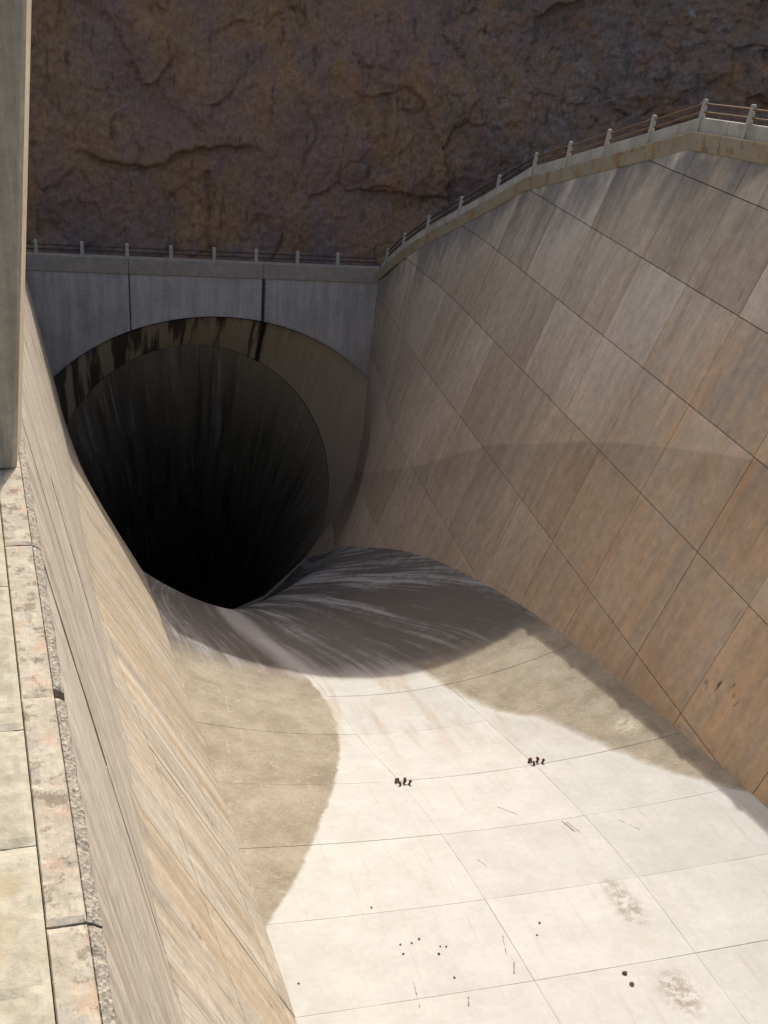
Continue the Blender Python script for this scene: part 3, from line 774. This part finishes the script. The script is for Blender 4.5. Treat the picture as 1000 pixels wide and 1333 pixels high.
# ------------------------------------------------------------------ near ledge (coping of the left wall)
H = -4.8
def uc(v): return .264-.123*v
def us_(v): return -.005-.126*v
def rough_block(name, v0, v1, fa, fb, z, thick, mat, amp, seed, nb=26, taper=0, dens=26):
    na = max(8, int((v1-v0)*dens))
    vs = np.linspace(v0, v1, na); tt = np.linspace(0, 1, nb)
    a, b = fa(vs), fb(vs)
    U = a[:, None]+(b-a)[:, None]*tt[None]; V = np.repeat(vs[:, None], nb, 1)
    P = np.stack([U, V, np.full_like(U, z)], 2).reshape(-1, 3)
    f = fbm(P*np.array([9, 9, 9]), 4, seed)*amp+fbm(P*28, 3, seed+3)*amp*.55
    pit = np.clip(vnoise(P*13+3, seed+8)-.45, 0, 1)*amp*-4
    P[:, 2] += f+pit
    P = P.reshape(na, nb, 3)
    if taper:
        P[:, :, 2] -= taper*tt[None]**1.5
        P[:, -1, 0] += .012*fbm(np.stack([vs*14, vs*0, vs*0+seed], 1), 4, seed+5)
    ed = .02*(.6+.4*fbm(np.stack([vs*9, vs*0, vs*0], 1), 3, seed+4))
    nn = np.zeros_like(P); nn[..., 2] = 1
    o = solid_patch(name, P, nn, thick, .012, mat, left_wall, 0, seed)
    return o
jo = [-2.0, .2, 2.0, 3.97, 5.96, 8.1, 10.3, 12.6, 14.9, 17.2, 19.5]
for i in range(len(jo)-1):
    g = .006
    dz = float(rng.uniform(-.008, .008))
    rough_block('coping_block', jo[i]+g, jo[i+1]-g, lambda v: us_(v)+.002, lambda v: uc(v)-.065, H+dz, .3, M_LG, .007, 400+i)
    end = jo[i+1]-g if i != 4 else jo[i+1]-g
    st = jo[i]+g if i != 4 else jo[i]+.11
    rough_block('broken_edge', st, end, lambda v: uc(v)-.063, lambda v: uc(v)+.012, H+dz-.008, .28, M_AG, .012, 500+i, 12, .05)
js = [-2.0, .9, 3.0, 4.55, 5.6, 7.4, 9.7, 12, 14.5, 17, 19.5]
for i in range(len(js)-1):
    rough_block('ledge_slab', js[i]+.005, js[i+1]-.005, lambda v: us_(v)-1.3, lambda v: us_(v)-.004, H+.035+float(rng.uniform(-.004, .004)), .32, M_SL, .005, 600+i, 30, 0, 18)

# ------------------------------------------------------------------ pier standing on the ledge
pier = empty('concrete_pier', (-1.35, 9.9, H)); tag(pier, 'tall pale concrete pier standing on the near ledge at the left edge', 'pier')
V = []; F = []
secs = [(-4.79, -1.02), (-4.72, -1.012), (-2.4, -.775), (-.55, -.588), (2.0, -.34)]
cz = .035
for z, xr in secs:
    V += [(xr-.75, 9.6, z), (xr-cz, 9.6, z), (xr, 9.6+cz, z), (xr, 10.35, z), (xr-.75, 10.35, z)]
for i in range(len(secs)-1):
    for j in range(5): F.append((5*i+j, 5*i+(j+1) % 5, 5*i+5+(j+1) % 5, 5*i+5+j))
F.append((4, 3, 2, 1, 0)); n5 = 5*(len(secs)-1); F.append(tuple(n5+j for j in range(5)))
o = mesh('shaft', V, F, M_PIER, pier)
o = box('cap', (-.72, 9.97, 2.09), .95, .95, .18, M_PIER, pier, .02)

# ------------------------------------------------------------------ small things on the floor
def bolts(x, y, label):
    z = float(fz(np.array(x), np.array(y)))
    e = empty('anchor_bolt_cluster', (x, y, z)); tag(e, label, 'bolts', 'rusted bolt clusters on the floor')
    for dx, dy, hh, ang in ((-.16, .07, .11, .3), (-.05, .1, .1, -.4), (.05, -.01, .14, .3), (.13, .1, .1, -.2), (.17, -.09, .12, .4), (-.06, -.11, .1, -.3)):
        px, py = x+dx, y+dy; pz = float(fz(np.array(px), np.array(py)))
        o = tube('bolt', (px, py, pz-.02), (px+ang*.12, py+.02, pz+hh), .028, M_RUST, e, 8)
        nn = tube('nut', (px+ang*.08, py+.013, pz+hh*.68), (px+ang*.105, py+.017, pz+hh*.88), .044, M_RUST, o, 6)
    o = box('strap', (x+.02, y-.10, z+.012), .36, .04, .02, M_RUST, e, .004)
bolts(6.86, 18.84, 'small cluster of rusted bolts on the left joint crossing of the white floor')
bolts(10.78, 19.11, 'small cluster of rusted bolts nearer the shaded right wall')
def stone(x, y, r, label, group):
    z = float(fz(np.array(x), np.array(y)))
    import bmesh
    bm = bmesh.new(); bmesh.ops.create_icosphere(bm, subdivisions=1, radius=1)
    for v in bm.verts: v.co = Vector((v.co.x*r*random.uniform(.7, 1.2), v.co.y*r*random.uniform(.7, 1.2), v.co.z*r*random.uniform(.45, .8)))
    me = bpy.data.meshes.new('stone'); bm.to_mesh(me); bm.free()
    o = link('stone', me, M_STONE); o.location = (x, y, z+r*.35); o.rotation_euler = (0, 0, random.uniform(0, 6)); tag(o, label, 'stone', group)
PX = [(252, 516), (258, 535), (275, 513), (290, 505), (333, 520), (345, 520), (330, 535), (193, 440), (535, 472), (362, 583), (45, 595), (530, 497)]
def floor_at(px, py):
    wv = _f+(px-500)/1309*_r2+(py-666.5)/1309*_d2
    t = np.linspace(8, 60, 8000); Q = t[:, None]*wv
    i = int(np.argmax(Q[:, 2] < fz(Q[:, 0], Q[:, 1]))); return Q[i]
LBL = {7: 'lone dark pebble on the white floor above the pebble scatter', 8: 'dark pebble right of centre, the farther of two close together',
       11: 'dark pebble right of centre, the nearer of two close together', 9: 'dark pebble at the near side of the scatter, beside a short crack',
       10: 'tiny dark pebble lying near the foot of the sunlit left wall'}
for i, (a, b) in enumerate(PX):
    q = floor_at(360+.64*a, 900+.6395*b)
    stone(q[0], q[1], random.uniform(.022, .034), LBL.get(i, 'tiny dark pebble in the loose scatter on the white channel floor'), 'pebbles on the channel floor')
q = floor_at(360+.64*708, 900+.6395*575); stone(q[0], q[1], .06, 'larger dark stone nearer the bolts, one of a pair at the bottom right', 'larger stones')
q = floor_at(360+.64*722, 900+.6395*597); stone(q[0], q[1], .055, 'larger dark stone farther from the bolts, one of a pair at the bottom right', 'larger stones')
